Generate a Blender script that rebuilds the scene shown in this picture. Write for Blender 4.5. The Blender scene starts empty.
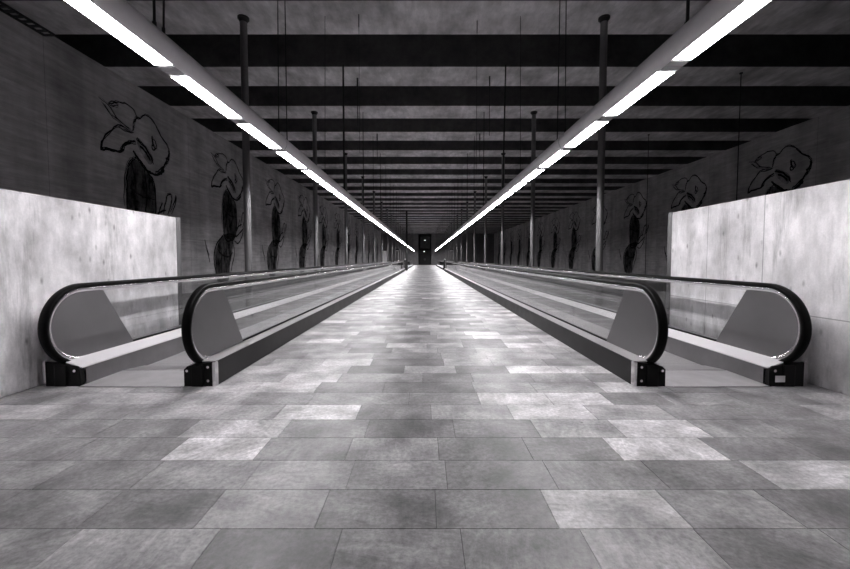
import bpy, math, random
from math import sin, cos, pi, radians

# ------------------------------------------------------------------ camera, world, exposure
SC = bpy.context.scene
COL = SC.collection
cam_d = bpy.data.cameras.new('camera')
cam = bpy.data.objects.new('camera', cam_d)
COL.objects.link(cam)
cam.location = (0, 0, 1.2)
cam.rotation_euler = (radians(90) - 0.0434, 0, 0)
cam_d.sensor_width = 36
cam_d.lens = 375 / 850 * 36
cam_d.shift_x = 0.0003
cam_d.shift_y = -9.2 / 850
cam_d.clip_start = 0.05
cam_d.clip_end = 300
SC.camera = cam
W = bpy.data.worlds.new('world')
SC.world = W
W.use_nodes = True
W.node_tree.nodes['Background'].inputs[0].default_value = (0.9, 0.88, 0.92, 1)
W.node_tree.nodes['Background'].inputs[1].default_value = 0.008
VS = SC.view_settings
VS.view_transform = 'Standard'
VS.look = 'None'
VS.gamma = 1
VS.exposure = 0.0
VS.use_curve_mapping = False
SC.cycles.transparent_max_bounces = 48
SC.cycles.max_bounces = 14
SC.cycles.diffuse_bounces = 6
SC.cycles.glossy_bounces = 6
SC.cycles.sample_clamp_indirect = 6
LAMP = 60.0                                   # radiance of the fluorescent diffusers

# ------------------------------------------------------------------ materials
def grey(v):
    return (v * 1.005, v * 0.975, v * 1.0, 1)

class N:
    """small node helper"""
    def __init__(s, name):
        s.m = bpy.data.materials.new(name)
        s.m.use_nodes = True
        s.t = s.m.node_tree
        s.b = s.t.nodes['Principled BSDF']
        s.out = s.t.nodes['Material Output']
    def n(s, kind, **kw):
        x = s.t.nodes.new('ShaderNode' + kind)
        for k, v in kw.items():
            if k.startswith('i_'):
                key = k[2:]
                x.inputs[int(key) if key.isdigit() else key].default_value = v
            else:
                setattr(x, k, v)
        return x
    def l(s, a, b):
        s.t.links.new(a, b)
    def coords(s, scale=(1, 1, 1), rot=(0, 0, 0)):
        g = s.n('NewGeometry')
        mp = s.n('Mapping')
        mp.inputs['Scale'].default_value = scale
        mp.inputs['Rotation'].default_value = rot
        s.l(g.outputs['Position'], mp.inputs['Vector'])
        return mp.outputs[0]
    def noise(s, scale, detail=4, vec=None, rough=0.6, dist=0.0):
        x = s.n('TexNoise')
        x.inputs['Scale'].default_value = scale
        x.inputs['Detail'].default_value = detail
        x.inputs['Roughness'].default_value = rough
        x.inputs['Distortion'].default_value = dist
        if vec is not None:
            s.l(vec, x.inputs['Vector'])
        return x.outputs['Fac']
    def rng(s, v, a, b, c, d, clamp=True):
        x = s.n('MapRange')
        x.clamp = clamp
        for i, q in zip((1, 2, 3, 4), (a, b, c, d)):
            x.inputs[i].default_value = q
        s.l(v, x.inputs[0])
        return x.outputs[0]
    def math(s, op, a, b=None, c=None):
        x = s.n('Math', operation=op)
        for i, q in enumerate((a, b, c)):
            if q is None:
                continue
            if isinstance(q, (int, float)):
                x.inputs[i].default_value = q
            else:
                s.l(q, x.inputs[i])
        return x.outputs[0]
    def tint(s, v):
        """value socket -> slightly warm-violet grey colour socket"""
        c = s.n('CombineColor')
        s.l(s.math('MULTIPLY', v, 1.005), c.inputs[0])
        s.l(s.math('MULTIPLY', v, 0.975), c.inputs[1])
        s.l(v, c.inputs[2])
        return c.outputs[0]
    def bump(s, v, strength, dist=0.01):
        x = s.n('Bump')
        x.inputs['Strength'].default_value = strength
        x.inputs['Distance'].default_value = dist
        s.l(v, x.inputs['Height'])
        s.l(x.outputs[0], s.b.inputs['Normal'])

def plain(name, v, rough=0.5, metal=0.0, spec=0.5, var=0.0, scale=6):
    a = N(name)
    a.b.inputs['Base Color'].default_value = grey(v)
    a.b.inputs['Roughness'].default_value = rough
    a.b.inputs['Metallic'].default_value = metal
    a.b.inputs['Specular IOR Level'].default_value = spec
    if var:
        f = a.noise(scale, 5, a.coords())
        a.l(a.tint(a.rng(f, 0.3, 0.7, v * (1 - var), v * (1 + var))), a.b.inputs['Base Color'])
        a.l(a.rng(f, 0.3, 0.7, rough * 0.9, min(1, rough * 1.15)), a.b.inputs['Roughness'])
    return a.m

def mat_floor():
    a = N('schist_slabs')
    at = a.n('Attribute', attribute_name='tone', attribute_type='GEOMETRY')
    at2 = a.n('Attribute', attribute_name='turn', attribute_type='GEOMETRY')
    g = a.n('NewGeometry')
    rot = a.n('VectorRotate', rotation_type='Z_AXIS')
    a.l(g.outputs['Position'], rot.inputs['Vector'])
    a.l(at2.outputs['Fac'], rot.inputs['Angle'])
    mp = a.n('Mapping')
    mp.inputs['Scale'].default_value = (1.6, 7.0, 1)
    a.l(rot.outputs[0], mp.inputs['Vector'])
    streak = a.noise(2.6, 6, mp.outputs[0], 0.65, 0.8)
    cloud = a.noise(3.2, 3, g.outputs['Position'], 0.5)
    fine = a.noise(38, 5, g.outputs['Position'], 0.7)
    wear = a.noise(0.9, 3, a.coords((1, 1.2, 1)), 0.5)
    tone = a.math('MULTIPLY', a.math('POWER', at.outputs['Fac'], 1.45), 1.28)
    v = a.math('MULTIPLY', tone, a.rng(streak, 0.3, 0.7, 0.74, 1.22))
    v = a.math('MULTIPLY', v, a.rng(cloud, 0.32, 0.68, 0.52, 1.34))
    v = a.math('MULTIPLY', v, a.rng(fine, 0.3, 0.7, 0.62, 1.32))
    v = a.math('MULTIPLY', v, a.rng(wear, 0.35, 0.65, 0.85, 1.12))
    # small dark stains (dropped gum)
    vo = a.n('TexVoronoi', feature='F1')
    vo.inputs['Scale'].default_value = 2.3
    a.l(g.outputs['Position'], vo.inputs['Vector'])
    v = a.math('MULTIPLY', v, a.rng(vo.outputs['Distance'], 0.02, 0.035, 0.35, 1.0))
    a.l(a.tint(v), a.b.inputs['Base Color'])
    a.l(a.rng(streak, 0.3, 0.7, 0.36, 0.52), a.b.inputs['Roughness'])
    a.b.inputs['Specular IOR Level'].default_value = 0.5
    h = a.math('ADD', streak, a.math('MULTIPLY', fine, 0.35))
    a.bump(h, 0.35, 0.006)
    return a.m

def mat_concrete(name, base, streaks='v', pits=True, var=0.2, joints=None, rough=0.75, board=0.0, contrast=1.0, stain=0.0):
    a = N(name)
    p = a.coords()
    big = a.noise(1.1, 5, p, 0.6)
    mid = a.noise(5, 5, a.coords((1, 1, 0.35) if streaks == 'v' else (1, 0.35, 1)), 0.65)
    fine = a.noise(60, 3, p, 0.6)
    v = a.math('MULTIPLY', a.rng(big, 0.3, 0.7, base * (1 - var), base * (1 + var)), a.rng(mid, 0.3, 0.7, 1 - 0.7 * var, 1 + 0.7 * var))
    v = a.math('MULTIPLY', v, a.rng(fine, 0.3, 0.7, 0.94, 1.05))
    if stain:
        st = a.noise(2.6, 6, a.coords((1, 1.6, 0.22)), 0.7)
        v = a.math('MULTIPLY', v, a.rng(st, 0.55, 0.72, 1.0, 1 - stain))
    hgt = fine
    if pits:
        vo = a.n('TexVoronoi', feature='F1')
        vo.inputs['Scale'].default_value = 7
        vo.inputs['Randomness'].default_value = 1
        a.l(a.coords((1, 1.3, 0.6)), vo.inputs['Vector'])
        msk = a.noise(3, 2, p)
        pit = a.math('MULTIPLY', a.rng(vo.outputs['Distance'], 0.04, 0.19, 1, 0), a.rng(msk, 0.42, 0.52, 0, 1))
        v = a.math('MULTIPLY', v, a.rng(pit, 0, 1, 1, 0.45))
    if board:
        sx = a.n('SeparateXYZ')
        a.l(p, sx.inputs[0])
        wob = a.noise(1.3, 4, a.coords((0.5, 0.5, 9)), 0.7)
        v = a.math('MULTIPLY', v, a.rng(wob, 0.3, 0.7, 1 - board, 1 + board))
        vert = a.noise(0.5, 4, a.coords((1, 2.2, 0.12)), 0.6)
        v = a.math('MULTIPLY', v, a.rng(vert, 0.35, 0.7, 0.8, 1.3))
    if joints:
        sx = a.n('SeparateXYZ')
        a.l(p, sx.inputs[0])
        for axis, period, off, w in joints:
            q = a.math('ABSOLUTE', a.math('SUBTRACT', a.math('FRACT', a.math('DIVIDE', a.math('SUBTRACT', sx.outputs[axis], off), period)), 0.5))
            v = a.math('MULTIPLY', v, a.rng(q, 0.5 - w / period, 0.5 - 0.3 * w / period, 1.0, 0.5))
    a.l(a.tint(v), a.b.inputs['Base Color'])
    a.b.inputs['Roughness'].default_value = rough
    a.b.inputs['Specular IOR Level'].default_value = 0.35
    a.bump(a.math('ADD', mid, a.math('MULTIPLY', hgt, 0.2)), 0.2, 0.01)
    return a.m

def mat_glass():
    a = N('clear_glass')
    a.t.nodes.remove(a.b)
    lw = a.n('LayerWeight')
    lw.inputs['Blend'].default_value = 0.5
    f = a.math('POWER', lw.outputs['Facing'], 3.2)
    f = a.math('ADD', a.math('MULTIPLY', f, 0.85), 0.03)
    tr = a.n('BsdfTransparent')
    tr.inputs[0].default_value = (0.95, 0.955, 0.955, 1)
    gl = a.n('BsdfGlossy')
    gl.inputs['Color'].default_value = (0.95, 0.95, 0.95, 1)
    gl.inputs['Roughness'].default_value = 0.03
    mx = a.n('MixShader')
    a.l(f, mx.inputs[0])
    a.l(tr.outputs[0], mx.inputs[1])
    a.l(gl.outputs[0], mx.inputs[2])
    a.l(mx.outputs[0], a.out.inputs[0])
    return a.m

def mat_emit(name, strength, v=1.0):
    a = N(name)
    a.b.inputs['Base Color'].default_value = (0.8, 0.8, 0.8, 1)
    a.b.inputs['Emission Color'].default_value = (v, v * 0.98, v, 1)
    a.b.inputs['Emission Strength'].default_value = strength
    return a.m

def mat_pallet():
    a = N('grooved_pallet')
    sx = a.n('SeparateXYZ')
    g = a.n('NewGeometry')
    a.l(g.outputs['Position'], sx.inputs[0])
    q = a.math('FRACT', a.math('MULTIPLY', sx.outputs[0], 1 / 0.018))
    r = a.math('FRACT', a.math('MULTIPLY', sx.outputs[1], 1 / 0.4))
    v = a.math('MULTIPLY', a.rng(q, 0.45, 0.55, 0.3, 0.62), a.rng(r, 0.0, 0.025, 0.3, 1))
    a.l(a.tint(v), a.b.inputs['Base Color'])
    a.b.inputs['Metallic'].default_value = 0.6
    a.b.inputs['Roughness'].default_value = 0.42
    return a.m

def mat_charcoal():
    """charcoal drawn on the wall: dry strokes that let the wall show"""
    a = N('charcoal_stroke')
    n = a.noise(9, 4, a.coords(), 0.7)
    a.l(a.tint(a.rng(n, 0.4, 0.7, 0.006, 0.03)), a.b.inputs['Base Color'])
    a.b.inputs['Roughness'].default_value = 0.9
    a.b.inputs['Specular IOR Level'].default_value = 0.1
    return a.m

def mat_wash(name='charcoal_wash', lo=0.5, hi=0.97):
    a = N(name)
    n = a.noise(3.2, 5, a.coords((1, 1, 0.5)), 0.7)
    a.b.inputs['Base Color'].default_value = grey(0.012)
    a.b.inputs['Roughness'].default_value = 0.9
    a.b.inputs['Specular IOR Level'].default_value = 0.1
    a.l(a.rng(n, 0.35, 0.62, lo, hi), a.b.inputs['Alpha'])
    return a.m

M = {}
M['floor'] = mat_floor()
M['grout'] = plain('dark_grout', 0.09, 0.9)
M['slab'] = plain('plain_floor_concrete', 0.2, 0.8, var=0.2)
M['parapet_left'] = mat_concrete('light_cast_concrete', 0.70, var=0.42, stain=0.5)
M['parapet_right'] = mat_concrete('light_cast_concrete_jointed', 0.68, var=0.36, stain=0.5, joints=[(1, 20, 4.13, 0.008), (1, 20, 4.95, 0.006), (2, 20, .65, 0.007)])
M['wall'] = mat_concrete('dark_board_marked_concrete', 0.44, streaks='h', pits=False, var=0.22, board=0.2, joints=[(1, 5.0, 3.4, 0.008), (2, 20, 1.9, 0.010)])
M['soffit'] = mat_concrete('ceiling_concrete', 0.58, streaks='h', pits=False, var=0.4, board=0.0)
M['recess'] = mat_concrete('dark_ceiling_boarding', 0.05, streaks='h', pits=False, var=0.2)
M['beamside'] = mat_concrete('shaded_beam_side', 0.10, streaks='h', pits=False, var=0.3)  # beam sides coloured darker than the soffit to deepen their shade
M['black_rubber'] = plain('black_rubber', 0.003, 0.40, spec=0.06)
M['black_metal'] = plain('black_painted_metal', 0.005, 0.45, spec=0.15, var=0.2)
M['steel'] = plain('brushed_steel', 0.42, 0.42, metal=0.75, var=0.08, scale=3)
M['plate'] = plain('satin_newel_steel', 0.19, 0.42, metal=0.7, var=0.1, scale=2)
M['deck'] = plain('brushed_deck_aluminium', 0.85, 0.35, metal=0.4)
M['skirt'] = plain('dark_skirt_steel', 0.03, 0.42, metal=0.0, spec=0.16, var=0.12, scale=3)
M['inner_skirt'] = plain('inner_skirt_steel', 0.17, 0.3, metal=0.7, var=0.16, scale=3)
M['chrome'] = plain('bright_chrome', 0.8, 0.16, metal=1.0)
M['glass'] = mat_glass()
M['pallet'] = mat_pallet()
M['landing'] = plain('landing_steel', 0.45, 0.4, metal=0.45, var=0.15)
M['tube'] = plain('grey_lacquered_aluminium', 0.92, 0.4, metal=0.0, var=0.05)
M['lamp'] = mat_emit('lit_diffuser', LAMP)
M['column'] = plain('column_steel', 0.23, 0.4, metal=0.75)
M['post'] = plain('black_post_paint', 0.015, 0.6)
M['wire'] = plain('dark_wire', 0.02, 0.6)
M['charcoal'] = mat_charcoal()
M['wash'] = mat_wash()
M['smudge'] = mat_wash('charcoal_smudge', 0.1, 0.7)
M['far'] = plain('far_wall_plaster', 0.19, 0.8, var=0.2, scale=2)
M['far_dark'] = plain('dark_portal_paint', 0.02, 0.7)
M['bulb'] = mat_emit('lit_bulb', 5)
M['white'] = plain('white_enamel', 0.75, 0.5)

# ------------------------------------------------------------------ mesh helpers
class MB:
    def __init__(s):
        s.v, s.f, s.sm, s.mi = [], [], [], []
    def add(s, vs, fs, smooth=False, mi=0):
        o = len(s.v)
        s.v += [tuple(p) for p in vs]
        for f in fs:
            s.f.append([i + o for i in f]); s.sm.append(smooth); s.mi.append(mi)
    def box(s, x0, x1, y0, y1, z0, z1, mi=0):
        s.add([(x0, y0, z0), (x1, y0, z0), (x1, y1, z0), (x0, y1, z0), (x0, y0, z1), (x1, y0, z1), (x1, y1, z1), (x0, y1, z1)],
              [(0, 3, 2, 1), (4, 5, 6, 7), (0, 1, 5, 4), (1, 2, 6, 5), (2, 3, 7, 6), (3, 0, 4, 7)], mi=mi)
    def prism(s, poly, axis, a, b, smooth=False, mi=0):
        """poly of 2D points extruded along axis ('x': poly=(y,z); 'y': poly=(x,z); 'z': poly=(x,y))"""
        def P(p, t):
            return {'x': (t, p[0], p[1]), 'y': (p[0], t, p[1]), 'z': (p[0], p[1], t)}[axis]
        n = len(poly)
        vs = [P(p, a) for p in poly] + [P(p, b) for p in poly]
        s.add(vs, [tuple(range(n))[::-1], tuple(range(n, 2 * n))], mi=mi)
        s.add(vs, [(i, (i + 1) % n, n + (i + 1) % n, n + i) for i in range(n)], smooth, mi=mi)
    def cyl(s, p, q, r, n=12, r2=None, caps=True, smooth=True, mi=0):
        r2 = r if r2 is None else r2
        d = [q[i] - p[i] for i in range(3)]
        L = math.sqrt(sum(c * c for c in d)); d = [c / L for c in d]
        u = (1, 0, 0) if abs(d[0]) < 0.9 else (0, 1, 0)
        a = (d[1] * u[2] - d[2] * u[1], d[2] * u[0] - d[0] * u[2], d[0] * u[1] - d[1] * u[0])
        la = math.sqrt(sum(c * c for c in a)); a = [c / la for c in a]
        b = (d[1] * a[2] - d[2] * a[1], d[2] * a[0] - d[0] * a[2], d[0] * a[1] - d[1] * a[0])
        vs = []
        for c, rr in ((p, r), (q, r2)):
            for i in range(n):
                t = 2 * pi * i / n
                vs.append(tuple(c[k] + rr * (cos(t) * a[k] + sin(t) * b[k]) for k in range(3)))
        s.add(vs, [(i, (i + 1) % n, n + (i + 1) % n, n + i) for i in range(n)], smooth, mi)
        if caps:
            s.add(vs, [tuple(range(n))[::-1], tuple(range(n, 2 * n))], mi=mi)
    def build(s, name, mat, parent=None, bevel=0, kind=None, org=None):
        if org is None:
            org = tuple(parent.location) if parent is not None and parent.parent is None else (0, 0, 0)
            if parent is not None and parent.parent is not None:
                org = tuple(parent.parent.location[i] + parent.location[i] for i in range(3))
        me = bpy.data.meshes.new(name)
        me.from_pydata([(x - org[0], y - org[1], z - org[2]) for x, y, z in s.v], [], s.f)
        mats = mat if isinstance(mat, (list, tuple)) else [mat]
        for m in mats:
            me.materials.append(m)
        me.polygons.foreach_set('use_smooth', s.sm)
        me.polygons.foreach_set('material_index', s.mi)
        me.update()
        o = bpy.data.objects.new(name, me)
        COL.objects.link(o)
        if parent is not None:
            o.parent = parent
        else:
            o.location = org
        if bevel:
            md = o.modifiers.new('bevel', 'BEVEL')
            md.width = bevel; md.segments = 2; md.limit_method = 'ANGLE'
        if kind:
            o['kind'] = kind
        return o

def empty(name, loc, label=None, cat=None, group=None, kind=None):
    o = bpy.data.objects.new(name, None)
    COL.objects.link(o)
    o.location = loc
    o.empty_display_size = 0.2
    return tag(o, label, cat, group, kind)

def tag(o, label=None, cat=None, group=None, kind=None):
    if label: o['label'] = label
    if cat: o['category'] = cat
    if group: o['group'] = group
    if kind: o['kind'] = kind
    return o

def sweep(mb, path, prof, smooth=True):
    """sweep prof [(a,b)] (a along +x, b along in-plane normal) over path [(x,y,z, ny,nz)]"""
    n = len(prof)
    vs = []
    for (x, y, z, ny, nz) in path:
        for a, b in prof:
            vs.append((x + a, y + b * ny, z + b * nz))
    fs = []
    for k in range(len(path) - 1):
        for i in range(n):
            j = (i + 1) % n
            fs.append((k * n + i, k * n + j, (k + 1) * n + j, (k + 1) * n + i))
    mb.add(vs, fs, smooth)
    m = len(path) - 1
    mb.add([vs[i] for i in range(n)], [tuple(range(n))[::-1]])
    mb.add([vs[m * n + i] for i in range(n)], [tuple(range(n))])

# ------------------------------------------------------------------ overall dimensions (metres)
YB, YE = -5.0, 75.0          # tunnel starts behind the camera, ends at the far wall
XL, XR = -8.33, 13.83        # mural walls
ZC = 6.2                     # underside of the ceiling beams
RX, LX = 3.72, -3.66         # faces of the low concrete walls
OUT, INN = 3.425, 2.14        # balustrade centre lines
WY0, WY1 = 3.49, 38.2        # first pair of walkways (front of the end boxes)
VY0, VY1 = 42.0, 65.0        # second pair

# ------------------------------------------------------------------ floor
random.seed(11)
ROWS = {  # joints (x) and tones of the nearest courses
    0: ([-2.6, -2.06, -1.52, -.908, -.367, .158, .687, 1.195, 1.75, 2.3], [.36, .40, .47, .30, .36, .36, .46, .34, .3]),
    1: ([-2.6, -2.08, -1.558, -1.034, -.493, .053, .6, 1.2, 1.71, 2.3], [.36, .36, .30, .44, .33, .33, .56, .37, .29]),
    2: ([-2.6, -2.05, -1.546, -.964, -.414, .12, .7, 1.285, 1.867, 2.45], [.36, .31, .38, .42, .38, .33, .33, .31, .55]),
    3: ([-2.75, -2.186, -1.58, -1.03, -.48, .086, .651, 1.19, 1.83, 2.39, 2.95], [.35, .33, .62, .33, .40, .30, .29, .60, .33, .28]),
    4: ([-2.8, -2.25, -1.67, -.991, -.41, .207, .785, 1.36, 1.95, 2.5], [.38, .34, .50, .33, .27, .30, .48, .60, .38]),
    5: ([-2.85, -2.3, -1.7, -1.14, -.52, .05, .67, 1.3, 1.9, 2.5], [.38, .40, .44, .66, .30, .42, .58, .42, .33]),
}
DY = 0.284
Y0 = 1.62                     # front joint of course 1
fm = MB(); tones = []; turns = []
def slab(x0, x1, y0, y1, tone):
    g = 0.0016
    turn = random.choice([0.0, 0.3, -0.3, 0.7, -0.8, 1.4, 2.0]) + random.uniform(-.2, .2)
    e = 0.0
    vs = [(x0 + g, y0 + g, e), (x1 - g, y0 + g, e), (x1 - g, y1 - g, e), (x0 + g, y1 - g, e)]
    lo = [(x, y, -0.006) for x, y, z in vs]
    fm.add(vs + lo, [(0, 1, 2, 3), (0, 4, 5, 1), (1, 5, 6, 2), (2, 6, 7, 3), (3, 7, 4, 0)])
    for _ in range(5):
        tones.append(tone); turns.append(turn)
def in_pit(y):
    return (WY0 + 0.50 < y < WY1 - 0.50) or (VY0 + 0.50 < y < VY1 - 0.50)
nrows = int((YE - YB) / DY) + 1
r0 = -int((Y0 - YB) / DY)
XA, XB = LX - 0.0, RX + 0.0
for r in range(r0, r0 + nrows + 1):
    y0, y1 = Y0 + (r - 1) * DY, Y0 + r * DY
    if r in ROWS:
        js, ts = list(ROWS[r][0]), list(ROWS[r][1])
    else:
        js, ts = [-2.7 + random.uniform(-.25, .25)], []
        while js[-1] < 2.6:
            js.append(js[-1] + random.choice([.5, .56, .56, .6, .62, .84]))
            ts.append(random.choice([.30, .34, .36, .38, .40, .42, .46, .52, .58]))
    while js[0] > XA + .3:
        js.insert(0, js[0] - random.uniform(.5, .62)); ts.insert(0, random.uniform(.3, .5))
    while js[-1] < XB - .3:
        js.append(js[-1] + random.uniform(.5, .62)); ts.append(random.uniform(.3, .5))
    ym = (y0 + y1) / 2
    if in_pit(ym):
        zones = [(XA - .1, -3.262), (-2.252, 2.252), (3.262, XB + .1)]
    else:
        zones = [(XA - .1, XB + .1)]
    for a, b in zones:
        for i in range(len(ts)):
            lo, hi = js[i], js[i + 1]
            if i == 0: lo = min(lo, XA - .1)
            if i == len(ts) - 1: hi = max(hi, XB + .1)
            lo, hi = max(lo, a), min(hi, b)
            if hi - lo > .03:
                t = ts[i]
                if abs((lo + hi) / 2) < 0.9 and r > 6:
                    t *= random.choice([.58, .66, .74, .9])                     # slabs along the middle of the corridor get a darker tone
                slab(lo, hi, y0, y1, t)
fl = fm.build('floor', M['floor'], kind='structure')
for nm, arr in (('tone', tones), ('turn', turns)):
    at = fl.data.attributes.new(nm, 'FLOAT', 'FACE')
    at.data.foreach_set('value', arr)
g = MB()
def grout_zone(x0, x1, y0, y1):
    g.box(x0, x1, y0, y1, -0.14, -0.004)
grout_zone(XA - .1, XB + .1, YB, WY0 + .50)
for a, b in ((WY0 + .50, WY1 - .50), (VY0 + .50, VY1 - .50)):
    for x0, x1 in ((XA - .1, -3.262), (-2.252, 2.252), (3.262, XB + .1)):
        grout_zone(x0, x1, a, b)
grout_zone(XA - .1, XB + .1, WY1 - .50, VY0 + .50)
grout_zone(XA - .1, XB + .1, VY1 - .50, YE)
g.box(XL - .4, XR + .4, YB, YE + 8, -0.3, -0.14)
g.build('joint_bed', M['grout'], fl, kind='structure')
s_ = MB()
s_.box(XL, XA - .1, YB, YE, -0.14, -0.001)
s_.box(XB + .1, XR, YB, YE, -0.14, -0.001)
s_.build('side_floor', M['slab'], fl, kind='structure')

# ------------------------------------------------------------------ walls and ceiling
w = MB(); w.box(XL - .35, XL, YB, YE, -0.14, ZC); w.build('wall_left', M['wall'], kind='structure')
w = MB(); w.box(XR, XR + .35, YB, YE, -0.14, ZC); w.build('wall_right', M['wall'], kind='structure')
w = MB()
DX0, DX1 = -1.30, 1.30
w.box(XL - .35, DX0, YE, YE + .3, -0.14, ZC)
w.box(DX1, XR + .35, YE, YE + .3, -0.14, ZC)
w.build('wall_far', M['far'], kind='structure')
# passage behind the far wall
w = MB()
w.box(DX0 - .2, DX0, YE + .3, YE + 4, 0, ZC)
w.box(DX1, DX1 + .2, YE + .3, YE + 4, 0, ZC)
w.box(DX0 - .2, DX1 + .2, YE + 4, YE + 4.2, 0, ZC)
w.box(DX0 - .2, DX1 + .2, YE + .3, YE + 4.2, -.13, 0)
w.box(DX0 - .2, DX1 + .2, YE + .3, YE + 4.2, ZC, ZC + .2)
w.build('wall_passage', M['far_dark'], kind='structure')
w = MB(); w.box(-.95, 1.1, YE + 3.9, YE + 4.0, 3.4, 5.9); w.build('wall_panel', M['far'], kind='structure')

c = MB()
ZR = ZC + 1.0
c.box(XL - 1.2, XR + 1.2, YB, YE + .3, ZR, ZR + .2)
c.box(XL - 1.4, XL - 1.2, YB, YE + .3, ZC, ZR)
c.box(XR + 1.2, XR + 1.4, YB, YE + .3, ZC, ZR)
c.box(XL - 1.4, XR + 1.4, YE + .3, YE + .5, ZC, ZR + .2)
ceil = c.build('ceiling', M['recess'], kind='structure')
beam_me = None
nb = 0
y = 7.49 - 5 * 2.5
while y < YE:
    y1 = min(y + 1.09, YE + .3)
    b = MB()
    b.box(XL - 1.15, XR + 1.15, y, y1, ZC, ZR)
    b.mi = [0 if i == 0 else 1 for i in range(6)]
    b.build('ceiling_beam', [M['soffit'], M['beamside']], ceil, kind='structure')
    y += 2.5

# low concrete walls beside the walkways
def low_wall(name, x0, x1, y1, h, face):
    w = MB(); w.box(x0, x1, YB, y1, -0.003, h)
    o = w.build(name, M['parapet_left' if face < 0 else 'parapet_right'], bevel=0.012, kind='structure')
    t = MB()
    t.box(face - .006 if face > 0 else face - .002, face + .002 if face > 0 else face + .006, y1 - .085, y1 + .004, 0, h + .003)
    t.build('edge_strip', M['plate'], o, kind='structure')
low_wall('wall_low_left', LX - .3, LX, 5.63, 1.81, LX)
low_wall('wall_low_right', RX, RX + .3, 5.75, 1.90, RX)

# ------------------------------------------------------------------ moving walkways
RC, ZCEN = 0.405, 0.555          # ring radius (outside of the rubber) and height of its centre
def ring_path(yn, yf, r, x, inset_end=12):
    """C-shaped path from the near bottom round the tip, along the top and down at the far end; normals point outwards"""
    cn, cf = yn + 0.235, yf - 0.235
    P = []
    for i in range(29):
        t = radians(278 - (278 - 90) * i / 28)
        P.append((x, cn + r * cos(t), ZCEN + r * sin(t), cos(t), sin(t)))
    for i in range(29):
        t = radians(90 - (278 - 90) * i / 28)
        P.append((x, cf + r * cos(t), ZCEN + r * sin(t), cos(t), sin(t)))
    return P

RAIL = [(-.040, .0), (-.040, -.018), (-.028, -.018), (-.028, -.008), (.028, -.008), (.028, -.018), (.040, -.018), (.040, 0), (.036, .012), (.022, .018), (-.022, .018), (-.036, .012)]
GUIDE = [(-.018, -.040), (-.024, -.012), (-.024, .010), (.024, .010), (.024, -.012), (.018, -.040)]

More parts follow.
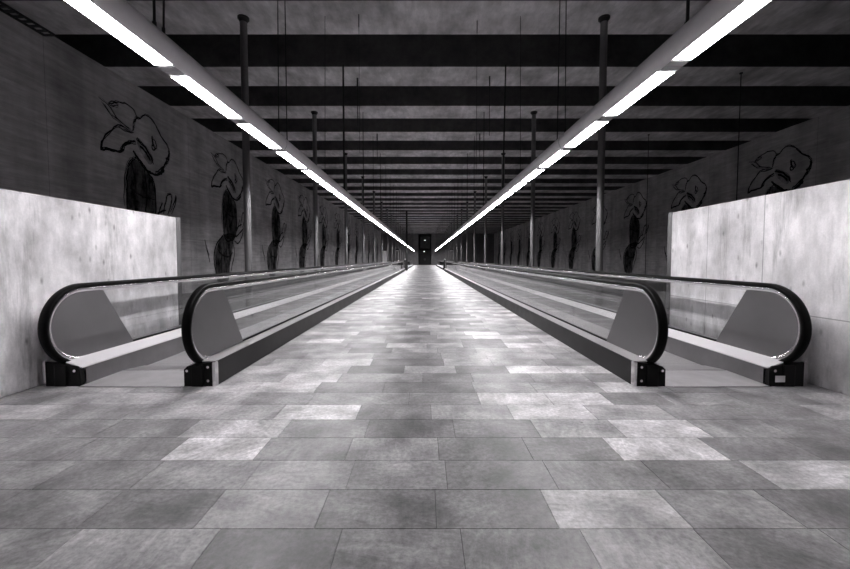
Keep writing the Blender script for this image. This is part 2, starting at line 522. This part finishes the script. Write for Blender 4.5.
def balustrade(root, xc, ext, yn, yf, label_plate=False):
    """ext = +1 / -1: the side of the balustrade facing away from its walkway"""
    h = MB(); sweep(h, ring_path(yn, yf, RC - .018, xc), RAIL)
    h.build('handrail', M['black_rubber'], root)
    h = MB(); sweep(h, ring_path(yn, yf, RC - .046, xc), GUIDE)
    h.build('handrail_guide', M['chrome'], root)
    E, I = .165 * ext, -(.128 if abs(xc) < 3 else .18) * ext
    G = .03 * ext
    # exterior cladding and interior skirt
    a = MB(); a.box(*sorted((xc + E - .012 * ext, xc + E)), yn + .04, yf - .04, 0.0, .232)
    a.build('outer_cladding', M['skirt'], root)
    a = MB(); a.box(*sorted((xc + I + .012 * ext, xc + I)), yn + .04, yf - .04, -.055, .172)
    a.build('inner_skirt', M['inner_skirt'], root)
    a = MB()
    a.prism([(xc + E, .236), (xc + G * .6, .240), (xc + G * .6, .228), (xc + E, .226)], 'y', yn + .015, yf - .015)
    a.build('outer_deck', M['steel'], root)
    a = MB()
    a.prism([(xc + I - .004 * ext, .178), (xc - G * .6, .236), (xc - G * .6, .224), (xc + I - .004 * ext, .168)], 'y', yn + .015, yf - .015)
    a.build('inner_deck', M['deck'], root)
    a = MB(); a.box(*sorted((xc - G * .6, xc + G * .6)), yn + .86, yf - .86, .20, .252)
    a.build('glass_channel', M['black_rubber'], root)
    # newel plates and glass
    for near in (True, False):
        s = 1 if near else -1
        y0 = yn if near else yf
        cn = y0 + .235 * s
        r = RC - .078
        poly = []
        for i in range(21):
            t = radians(272 - (272 - 90) * i / 20)
            poly.append((cn + s * r * cos(t), ZCEN + r * sin(t)))
        poly += [(y0 + .47 * s, ZCEN + r), (y0 + .87 * s, .235), (cn + .02 * s, .235)]
        a = MB(); a.prism(poly, 'x', xc - .014, xc + .014)
        a.build('newel_plate', M['plate'], root, bevel=.003)
        # end box
        e = MB()
        lo, hi = sorted((xc + E, xc + I))
        pr = [(lo, .0), (hi, .0), (hi, .16 if ext < 0 else .225), (hi - .03, .19 if ext < 0 else .232), (lo + .03, .19 if ext > 0 else .232), (lo, .16 if ext > 0 else .225)]
        ya, yb = sorted((y0, y0 + .06 * s))
        e.prism(pr, 'y', ya, yb)
        ya, yb = sorted((y0 - .015 * s, y0 + .20 * s))
        e.box(xc - .055, xc + .055, ya, yb, .0, .205)
        eb = e.build('end_box', M['black_metal'], root, bevel=.006)
        spots = [(xc + I * .74, .150)]
        if abs(xc) < 3:
            spots = [(xc + E * .62, .185), (xc + E * .62, .055)] + spots
        for bx, bz in spots:
            b = MB(); b.cyl((bx, y0 - .012 * s, bz), (bx, y0 + .002 * s, bz), .013, 10)
            b.build('bolt', M['chrome'], eb)
        b = MB(); b.box(*sorted((xc + E * .86, xc + E + .003 * ext)), *sorted((y0 - .006 * s, y0 + .05 * s)), 0, .230)
        b.build('corner_strip', M['chrome'], eb)
        if label_plate and near:
            b = MB(); b.box(xc - .135, xc - .045, y0 - .019, y0 - .015, .045, .105)
            lp = b.build('label_plate', M['white'], eb)
            lp['label'] = 'white maker label plate'
            b = MB()
            for q in range(3):
                b.box(xc - .127, xc - .06 - .01 * q, y0 - .0205, y0 - .019, .088 - .016 * q, .092 - .016 * q)
            b.build('label_print', M['black_metal'], lp)
    # glass panes
    zt, zb, gp = ZCEN + RC - .078, .235, .009
    joints = [yn + 1.86]
    while joints[-1] + 1.19 < yf - 1.4:
        joints.append(joints[-1] + 1.19)
    gt = .006
    a = MB(); a.prism([(yn + .47 + gp, zt), (yn + .87 + gp, zb), (joints[0] - gp, zb), (joints[0] - gp, zt)], 'x', xc - gt, xc + gt)
    a.build('glass_pane', M['glass'], root)
    for p, q in zip(joints, joints[1:]):
        a = MB(); a.box(xc - gt, xc + gt, p + gp, q - gp, zb, zt)
        a.build('glass_pane', M['glass'], root)
    a = MB(); a.prism([(yf - .47 - gp, zt), (yf - .87 - gp, zb), (joints[-1] + gp, zb), (joints[-1] + gp, zt)][::-1], 'x', xc - gt, xc + gt)
    a.build('glass_pane', M['glass'], root)

def walkway(sx, y0, y1, label, lp=False):
    root = empty('moving_walkway', (sx * (INN + OUT) / 2, y0, 0), label, 'moving walkway', 'moving walkways along the tunnel')
    balustrade(root, sx * INN, -sx, y0, y1)
    balustrade(root, sx * OUT, sx, y0, y1, lp)
    xa, xb = sorted((sx * (INN + .13), sx * (OUT - .182)))
    for s, ya in ((1, y0), (-1, y1)):
        p = MB(); p.box(xa, xb, *sorted((ya - .04 * s, ya + .51 * s)), .0005, .006)
        p.build('landing_plate', M['landing'], root)
        for ye in (-.035, .485):
            p = MB(); p.box(xa, xb, *sorted((ya + ye * s, ya + (ye + .014) * s)), .006, .009)
            p.build('edge_strip', M['chrome'], root)
        p = MB()
        p.prism([(ya + .512 * s, .006), (ya + .80 * s, -.030), (ya + .80 * s, -.045), (ya + .512 * s, -.02)], 'x', xa, xb)
        p.build('comb_plate', M['steel'], root)
    p = MB(); p.box(xa, xb, y0 + .78, y1 - .78, -.075, -.042)
    p.build('pallet_belt', M['pallet'], root)
    return root
walkway(-1, WY0, WY1, 'left moving walkway in front, black handrails and glass sides, beside the low left concrete wall')
walkway(1, WY0, WY1, 'right moving walkway in front, black handrails and glass sides, beside the low right concrete wall', True)
walkway(-1, VY0, VY1, 'far left moving walkway, the one beyond the end of the near left walkway')
walkway(1, VY0, VY1, 'far right moving walkway, the one beyond the end of the near right walkway')

# ------------------------------------------------------------------ tube lights
def tube_light(x, zc, r, ya, yb, phase, hang, label):
    root = empty('tube_light', (x, ya, zc), label, 'ceiling light', 'long hanging tube lights')
    A = radians(38)
    prof = []
    n = 30
    for i in range(n + 1):
        t = A + (2 * pi - 2 * A) * i / n          # measured from straight down
        prof.append((x + r * sin(t), zc - r * cos(t)))
    m = MB(); m.prism(prof, 'y', ya, yb, smooth=True)
    # flat bottom must not be smooth shaded
    m.sm[-1] = False
    m.build('tube_body', M['tube'], root)
    zb = zc - r * cos(A)
    hw = r * sin(A) - .004
    k0 = math.ceil((ya - phase) / 1.14)
    k = k0
    while phase + k * 1.14 + .98 < yb:
        y0 = phase + k * 1.14
        d = MB(); d.box(x - hw, x + hw, y0, y0 + .94, zb - .002, zb + .004)
        d.build('diffuser', M['lamp'], root)
        k += 1
    # dark seam rings where tube sections meet, end plates between the diffusers
    k = k0
    while phase + k * 1.14 + .98 < yb:
        y0 = phase + k * 1.14 - .17
        pl = MB()
        pl.box(x - hw, x + hw, y0 + .0, y0 + .055, zb - .004, zb + .001)
        pl.box(x - hw, x + hw, y0 + .055, y0 + .075, zb - .002, zb + .001)
        pl.box(x - hw, x + hw, y0 + .075, y0 + .13, zb - .004, zb + .001)
        pl.build('joint_plate', M['steel'], root)
        if k % 4 == 0:
            seam = MB(); vs = []
            for yy in (y0 + .066, y0 + .074):
                for i in range(n + 1):
                    t = A + (2 * pi - 2 * A) * i / n
                    vs.append((x + (r + .0015) * sin(t), yy, zc - (r + .0015) * cos(t)))
            seam.add(vs, [(i, i + 1, n + 2 + i, n + 1 + i) for i in range(n)])
            seam.build('seam_ring', M['black_metal'], root)
        k += 1
    for (yy, dx, dyt, rr) in hang:
        h = MB()
        h.cyl((x + dx, yy + dyt, ZC + .3 if False else ZC), (x + dx * .3, yy, zc + r * .97), rr, 6)
        h.cyl((x + dx * .3, yy, zc + r * .95), (x + dx * .3, yy, zc + r + .05), max(.012, rr * 1.6), 8)
        h.build('hanger', M['wire'], root)
hl = [(2.98, .05, 0, .010), (3.06, .10, .05, .008), (5.4, .12, -.15, .007), (5.82, .0, 0, .008), (7.95, .05, 0, .006), (9.9, 0, 0, .026)]
hl += [(y_, 0, 0, .010 if i % 2 else .014) for i, y_ in enumerate([13.0 + 2.5 * q for q in range(0, 23)])]
tube_light(-2.105, 2.86, .122, 1.9, 73.0, 1.01, hl, 'left long grey tube light with bright panels, hung above the left walkway edge')
hr = [(2.98, .03, 0, .012), (5.4, -.10, -.12, .007), (5.82, .02, 0, .008), (7.95, -.05, 0, .006), (9.9, .07, 0, .020)]
hr += [(y_, 0, 0, .010 if i % 2 else .014) for i, y_ in enumerate([13.0 + 2.5 * q for q in range(0, 23)])]
tube_light(2.02, 2.86, .122, 1.9, 73.0, 0.93, hr, 'right long grey tube light with bright panels, hung above the right walkway edge')

# ------------------------------------------------------------------ columns
def make_column():
    root = empty('steel_column', (0, 0, 0))
    m = MB(); m.cyl((0, 0, 0), (0, 0, ZC - .03), .072, 20)
    m.build('shaft', M['column'], root, org=(0, 0, 0))
    m = MB(); m.cyl((0, 0, ZC - .035), (0, 0, ZC), .115, 20); m.cyl((0, 0, ZC - .10), (0, 0, ZC - .035), .074, 20, r2=.095)
    m.build('head_plate', M['post'], root, org=(0, 0, 0))
    m = MB(); m.cyl((0, 0, 0), (0, 0, .02), .14, 20)
    m.build('base_plate', M['column'], root, org=(0, 0, 0))
    return root
def copy_tree(o, loc):
    c_ = o.copy(); COL.objects.link(c_); c_.location = loc
    for ch in list(o.children):
        d = ch.copy(); COL.objects.link(d); d.parent = c_
        for g_ in list(ch.children):
            e_ = g_.copy(); COL.objects.link(e_); e_.parent = d
    return c_
ORD = ['nearest', 'second', 'third', 'fourth', 'fifth', 'sixth', 'seventh', 'eighth', 'ninth', 'tenth', 'eleventh', 'twelfth', 'thirteenth', 'fourteenth']
proto = None
for side, x in (('left', -3.76), ('right', 3.72)):
    for i in range(13):
        y_ = 8.0 + 5.0 * i
        if side == 'left': xx = -3.76 if i else -3.74
        loc = (x, y_, 0)
        if x < 0 and proto is None:
            proto = make_column(); proto.location = loc; c_ = proto
        else:
            c_ = copy_tree(proto, loc)
        word = ORD[i]
        if i == 0:
            lab = f'nearest and tallest-looking round steel column behind the {side} walkway'
        else:
            lab = f'round steel column behind the {side} walkway, {word} in its row from the front'
        tag(c_, lab, 'column', f'round steel columns of the {side} row')

# dark square post at the end of the near left walkway
pr = empty('black_post', (-1.86, WY1 + .75, 0), 'tall black square post where the near left walkway ends', 'post')
m = MB(); m.box(-1.95, -1.77, WY1 + .66, WY1 + .84, 0, ZC - .02); m.build('post_shaft', M['post'], pr, bevel=.01)
m = MB(); m.box(-2.0, -1.72, WY1 + .61, WY1 + .89, ZC - .02, ZC); m.build('top_plate', M['post'], pr)
for sx, nm in ((-1, 'left'), (1, 'right')):
    bx, by = sx * 2.07, WY1 + .50 + (.9 if sx < 0 else .4)
    r_ = empty('bollard', (bx, by, 0), f'short dark bollard with a pale cap past the end of the near {nm} walkway', 'bollard', 'bollards between the walkways')
    m = MB(); m.cyl((bx, by, 0), (bx, by, 1.12), .085, 16); m.build('bollard_body', M['post'], r_)
    m = MB(); m.cyl((bx, by, 1.12), (bx, by, 1.24), .088, 16, r2=.05); m.build('bollard_cap', M['white'], r_)

# small boxes (loudspeakers) on the columns far down
for sx, nm, cx in ((-1, 'left', -3.76), (1, 'right', 3.72)):
    bx, by, bz = cx - sx * .28, 48.0, 2.35
    r_ = empty('loudspeaker', (bx, by, bz), f'small dark loudspeaker on a bracket, {nm} column row, far down', 'loudspeaker', 'loudspeakers on the columns')
    m = MB(); m.prism([(by - .2, bz - .14), (by + .15, bz - .10), (by + .15, bz + .12), (by - .2, bz + .16)], 'x', bx - .22, bx + .18)
    m.build('speaker_housing', M['post'], r_, bevel=.01)
    m = MB(); m.box(bx - .2, bx + .16, by - .215, by - .205, bz - .12, bz - .02); m.build('speaker_grille', M['steel'], r_)
    m = MB(); m.cyl((bx, by, bz), (cx - sx * .07, by, bz), .02, 8); m.build('bracket', M['post'], r_)

# pale panel standing in for a bright patch, far left
r_ = empty('pale_panel', (-4.4, 41.5, 0), 'pale upright panel behind the far left columns', 'notice board')
m = MB(); m.box(-4.6, -4.2, 41.48, 41.52, .75, 2.1); m.build('board_panel', M['white'], r_)
m = MB(); m.cyl((-4.5, 41.55, 0), (-4.5, 41.55, 1.9), .025, 8); m.build('leg', M['steel'], r_)
m = MB(); m.cyl((-4.3, 41.55, 0), (-4.3, 41.55, 1.9), .025, 8); m.build('leg', M['steel'], r_)

# thin hanging wires near the right wall
for i, (x, y_) in enumerate(((8.5, 10.3), (9.0, 15.3))):
    m = MB(); m.cyl((x, y_, ZC), (x, y_, .0), .012, 6)
    m.cyl((x, y_, ZC - .03), (x, y_, ZC), .04, 8)
    o = m.build('hanging_cable', M['wire'], org=(x, y_, 0))
    tag(o, ['thin dark vertical cable in front of the right wall, between the two nearest painted heads',
            'thin dark vertical cable near the right wall, the farther one by the standing painted figure'][i], 'cable', 'vertical cables by the right wall')
# short rods and loose wires hanging from the ceiling in the middle
rods = [(-1.86, 10.6, 4.9, .012, 'short'), (-1.9, 15.2, 5.2, .012, ''), (1.78, 10.5, 4.6, .009, ''), (2.2, 15.2, 5.1, .012, ''), (-1.35, 7.9, 3.4, .005, ''), (1.1, 8.1, 3.0, .005, '')]
rl = ['short dark rod hanging from the third ceiling beam, left of centre', 'short dark rod hanging from a farther ceiling beam, left of centre',
      'short dark rod hanging from the third ceiling beam, right of centre', 'short dark rod hanging from a farther ceiling beam, right of centre',
      'long thin wire hanging from the nearest beam, left of centre', 'long thin wire hanging from the nearest beam, right of centre']
for (x, y_, zb, rr, _), lab in zip(rods, rl):
    m = MB(); m.cyl((x, y_, ZC), (x, y_, zb), rr, 6); m.cyl((x, y_, ZC - .25), (x, y_, ZC), rr * 2.2, 6)
    o = m.build('hanging_rod', M['wire'], org=(x, y_, ZC))
    tag(o, lab, 'rod', 'rods and wires hanging from the ceiling')

# cable ladder at the top of the left wall
r_ = empty('cable_ladder', (-8.15, 8.35, 6.0), 'narrow dark cable ladder running along the top of the left wall', 'cable ladder')
for xx in (-8.26, -8.03):
    m = MB(); m.box(xx - .014, xx + .014, YB + .2, 8.35, 6.03, 6.075); m.build('side_rail', M['wire'], r_)
m = MB()
y_ = YB + .3
while y_ < 8.35:
    m.box(-8.27, -8.02, y_, y_ + .06, 6.04, 6.06)
    y_ += .155
m.build('rungs', M['wire'], r_)
for yy in (-2, 0.5, 3.0, 5.5, 7.0):
    m = MB(); m.box(-8.33, -8.0, yy, yy + .03, 6.02, 6.035); m.box(-8.33, -8.30, yy, yy + .03, 5.9, 6.035); m.build('bracket', M['wire'], r_)

# ------------------------------------------------------------------ charcoal figures on the mural walls
STROKES = [
 ([(-1.15, 5.34), (-0.84, 5.23), (-0.56, 4.98), (-0.05, 4.82)], .03),
 ([(-0.98, 5.21), (-0.74, 5.03), (-0.17, 4.87)], .025),
 ([(-0.84, 5.26), (-0.72, 5.39), (-0.54, 5.38), (-0.65, 5.31), (-0.82, 5.26), (-0.65, 5.4), (-0.3, 5.51), (-0.02, 5.47), (0.09, 5.31), (0.02, 5.06), (-0.04, 4.85)], .035),
 ([(0.1, 5.22), (0.28, 5.32), (0.42, 5.46), (0.65, 5.49), (0.88, 5.33), (1.12, 5.06), (1.41, 4.83), (1.47, 4.55), (1.39, 4.34), (1.19, 4.11)], .045),
 ([(1.19, 4.15), (1.08, 3.94), (0.82, 3.81), (0.58, 3.84), (0.35, 3.95), (0.14, 4.09), (0.05, 4.17)], .07),
 ([(1.48, 4.63), (1.39, 4.46), (1.24, 4.2), (1.03, 4.0), (0.82, 3.89)], .06),
 ([(-0.05, 4.78), (-0.33, 4.85), (-0.56, 4.83), (-0.83, 4.58), (-1.06, 4.3), (-1.14, 4.01), (-0.89, 4.08), (-0.59, 4.1), (-0.4, 4.22), (-0.35, 4.34), (-0.14, 4.46), (0.07, 4.5)], .05),
 ([(-1.14, 4.03), (-0.89, 4.09), (-0.59, 4.11), (-0.4, 4.2)], .075),
 ([(-0.5, 4.19), (-0.39, 4.33), (-0.18, 4.5), (0.07, 4.57)], .06),
 ([(-0.56, 4.8), (-0.33, 4.75), (-0.0, 4.8)], .03),
 ([(0.72, 4.9), (0.83, 4.83), (0.89, 4.67), (0.78, 4.56), (0.71, 4.62), (0.76, 4.76), (0.72, 4.88)], .045),
 ([(0.07, 4.66), (0.38, 4.52), (0.6, 4.33), (0.74, 4.21)], .05),
 ([(-0.07, 4.29), (0.1, 4.14), (0.35, 3.95)], .06),
 ([(-0.44, 2.66), (-0.4, 3.23), (-0.29, 3.82), (-0.08, 4.07), (0.07, 4.12)], .03),
 ([(-0.32, 2.3), (-0.33, 3.07), (-0.23, 3.81), (0.05, 4.12)], .05),
 ([(0.26, 3.96), (0.53, 3.76), (0.74, 3.51), (0.79, 2.78), (0.68, 2.2)], .05),
 ([(1.13, 2.63), (1.25, 3.04), (1.36, 3.28), (1.53, 3.27), (1.48, 3.0), (1.32, 2.65)], .05),
 ([(1.45, 2.73), (1.63, 3.02), (1.76, 3.3), (1.69, 3.03), (1.51, 2.68)], .04),
 ([(0.80, 2.55), (1.02, 2.68), (1.24, 2.75)], .06),
 ([(-0.37, 2.19), (-0.79, 1.87), (-1.03, 1.49), (-1.05, 1.02), (-0.9, 0.5)], .07),
 ([(0.42, 1.93), (0.52, 1.42), (0.28, 0.9), (0.13, 0.5)], .05),
 ([(0.68, 2.15), (1.07, 2.38), (1.41, 2.6)], .07),
 ([(0.53, 1.99), (0.83, 1.89), (1.05, 2.01), (1.29, 2.29), (1.4, 2.6)], .05),
 ([(-1.68, 1.92), (-1.54, 1.57), (-1.38, 1.07)], .045),
 ([(-1.62, 1.66), (-1.4, 1.34)], .035),
]
STROKES += [
 ([(1.30, 4.40), (1.42, 4.48), (1.48, 4.60), (1.45, 4.72)], .09),
 ([(0.95, 3.86), (1.10, 3.92), (1.22, 4.05)], .10),
 ([(0.70, 4.95), (0.74, 4.72), (0.84, 4.60)], .06),
 ([(0.10, 4.70), (0.30, 4.60), (0.50, 4.45), (0.66, 4.28), (0.72, 4.10)], .05),
 ([(0.20, 4.50), (0.45, 4.36), (0.62, 4.18)], .07),
 ([(-0.02, 4.85), (0.02, 5.10), (0.12, 5.28), (0.30, 5.30)], .04),
 ([(-1.05, 5.26), (-0.80, 5.02), (-0.45, 4.90)], .025),
 ([(-0.15, 3.95), (0.00, 3.40), (-0.05, 2.80), (0.05, 2.30)], .035),
 ([(0.35, 3.85), (0.42, 3.20), (0.35, 2.60)], .04),
 ([(-0.20, 3.20), (0.30, 3.02), (0.75, 3.05)], .03),
 ([(-0.35, 2.25), (-0.05, 1.95), (0.45, 2.05), (0.72, 2.25)], .07),
 ([(-0.80, 1.60), (-0.45, 1.35), (0.10, 1.30), (0.40, 1.50)], .05),
 ([(-0.60, 1.90), (-0.50, 1.20), (-0.55, .55)], .035),
 ([(-0.15, 1.80), (-0.10, 1.10), (-0.20, .55)], .035),
 ([(0.75, 2.40), (0.95, 2.70), (1.10, 3.00)], .05),
]
FILLS = [
 ('wash', [(-0.31, 2.29), (-0.31, 3.07), (-0.21, 3.81), (0.07, 4.07), (0.5, 3.78), (0.72, 3.51), (0.77, 2.78), (0.66, 2.2), (0.23, 2.02), (-0.15, 2.1)]),
 ('wash', [(-0.33, 2.2), (-0.72, 1.85), (-0.95, 1.49), (-0.97, 1.02), (-0.85, 0.3), (0.0, 0.3), (0.12, 0.9), (0.32, 1.41), (0.45, 1.93), (0.6, 2.25), (.15, 2.3)]),
 ('smudge', [(0.07, 4.66), (0.38, 4.62), (0.65, 4.43), (0.74, 4.21), (0.59, 4.05), (0.37, 4.2), (0.15, 4.46)]),
]
def smooth_line(pts, k=4):
    out = []
    P = [pts[0]] + list(pts) + [pts[-1]]
    for i in range(1, len(P) - 2):
        a, b, c_, d = P[i - 1], P[i], P[i + 1], P[i + 2]
        for j in range(k):
            t = j / k
            out.append(tuple(.5 * (2 * b[q] + (c_[q] - a[q]) * t + (2 * a[q] - 5 * b[q] + 4 * c_[q] - d[q]) * t * t + (-a[q] + 3 * b[q] - 3 * c_[q] + d[q]) * t ** 3) for q in (0, 1)))
    out.append(pts[-1])
    return out

def figure_meshes():
    rnd = random.Random(3)
    st = MB()
    for pts, wdt in STROKES:
        L = smooth_line(pts)
        for rep in range(2):
            off = rep * .03
            vs = []
            n = len(L)
            ww = wdt * (.38 if rep == 0 else .18)
            for i, (u, v) in enumerate(L):
                a, b = L[max(0, i - 1)], L[min(n - 1, i + 1)]
                tx, tz = b[0] - a[0], b[1] - a[1]
                q = math.hypot(tx, tz) or 1
                nx, nz = -tz / q, tx / q
                taper = .45 + .75 * math.sin(pi * (i + .5) / n) ** .6 * rnd.uniform(.7, 1.3)
                cu, cv = u + nx * off + rnd.uniform(-.016, .016), v + nz * off + rnd.uniform(-.016, .016)
                vs += [(0, cu - nx * ww * taper, cv - nz * ww * taper), (0, cu + nx * ww * taper, cv + nz * ww * taper)]
            st.add(vs, [(2 * i, 2 * i + 2, 2 * i + 3, 2 * i + 1) for i in range(n - 1)])
    return st
def local_obj(mb, name, mat, parent, lift):
    me = bpy.data.meshes.new(name)
    me.from_pydata([(lift, u, v) for _, u, v in mb.v], [], mb.f)
    me.materials.append(mat)
    o = bpy.data.objects.new(name, me)
    COL.objects.link(o); o.parent = parent
    return o
# prototype stands on the left wall looking in +x; u runs along +y
fig = empty('wall_drawing', (XL, 10.9, 0))
local_obj(figure_meshes(), 'charcoal_lines', M['charcoal'], fig, .006)
for k_, (mk, poly) in enumerate(FILLS):
    b_ = MB(); L = smooth_line(poly + [poly[0]], 3)[:-1]
    b_.add([(0, u, v) for u, v in L], [tuple(range(len(L)))])
    local_obj(b_, 'charcoal_shading', M[mk], fig, .003 + .0008 * k_)
for side in ('left', 'right'):
    for i in range(12):
        if side == 'left':
            yy = 10.9 + 5.0 * i
            o = fig if i == 0 else copy_tree(fig, (XL, yy, 0))
        else:
            yy = 15.05 + 5.0 * i
            if yy > 72: break
            o = copy_tree(fig, (XR, yy, 0))
            o.rotation_euler = (0, 0, pi)
        if i == 0:
            lab = f'largest charcoal drawing of an eared creature, {side} wall, above the low concrete wall'
        elif i == 1:
            lab = f'black charcoal drawing of an eared creature, second from the front on the {side} wall'
        else:
            lab = f'standing charcoal creature drawn on the {side} wall, {ORD[i]} from the front'
        tag(o, lab, 'wall drawing', f'charcoal figures along the {side} wall')

# ------------------------------------------------------------------ far end: portal, doors and lamps
m = MB(); m.box(DX0 + .02, DX1 - .02, YE + .5, YE + 1.6, 2.3, 3.05)
pc = m.build('portal_canopy', M['far_dark'], org=(0, YE + .5, 2.3), bevel=.02)
tag(pc, 'dark box canopy over the dark doorway at the far end', 'canopy')
dr = empty('door_1', (0, YE + 1.6, 0), kind='structure')
for sx in (-1, 1):
    m = MB(); m.box(*sorted((sx * .02, sx * 1.27)), YE + 1.55, YE + 1.6, .02, 2.28)
    d_ = m.build('door_leaf', M['far_dark'], dr, kind='structure')
    m = MB(); m.cyl((sx * .1, YE + 1.5, .9), (sx * .1, YE + 1.5, 1.3), .015, 8); m.build('door_handle', M['steel'], dr, kind='structure')
for (x, z, top, lab) in ((-.12, 2.72, 3.3, 'lower small lit lamp hung in the dark doorway at the far end'),
                         (.03, 5.05, ZC, 'upper small lit lamp hung high in the dark opening at the far end')):
    yy = YE + (.15 if z < 4 else 2.2)
    r_ = empty('pendant_lamp', (x, yy, z), lab, 'lamp', 'small lamps in the far opening')
    m = MB(); m.cyl((x, yy, z + .1), (x, yy, ZC + .95), .012, 6); m.build('lamp_cord', M['wire'], r_)
    m = MB(); m.cyl((x, yy, z + .02), (x, yy, z + .12), .18, 16, r2=.05); m.build('lamp_shade', M['post'], r_)
    m = MB(); m.cyl((x, yy, z - .05), (x, yy, z + .02), .09, 12, r2=.12); m.build('lamp_bulb', M['bulb'], r_)
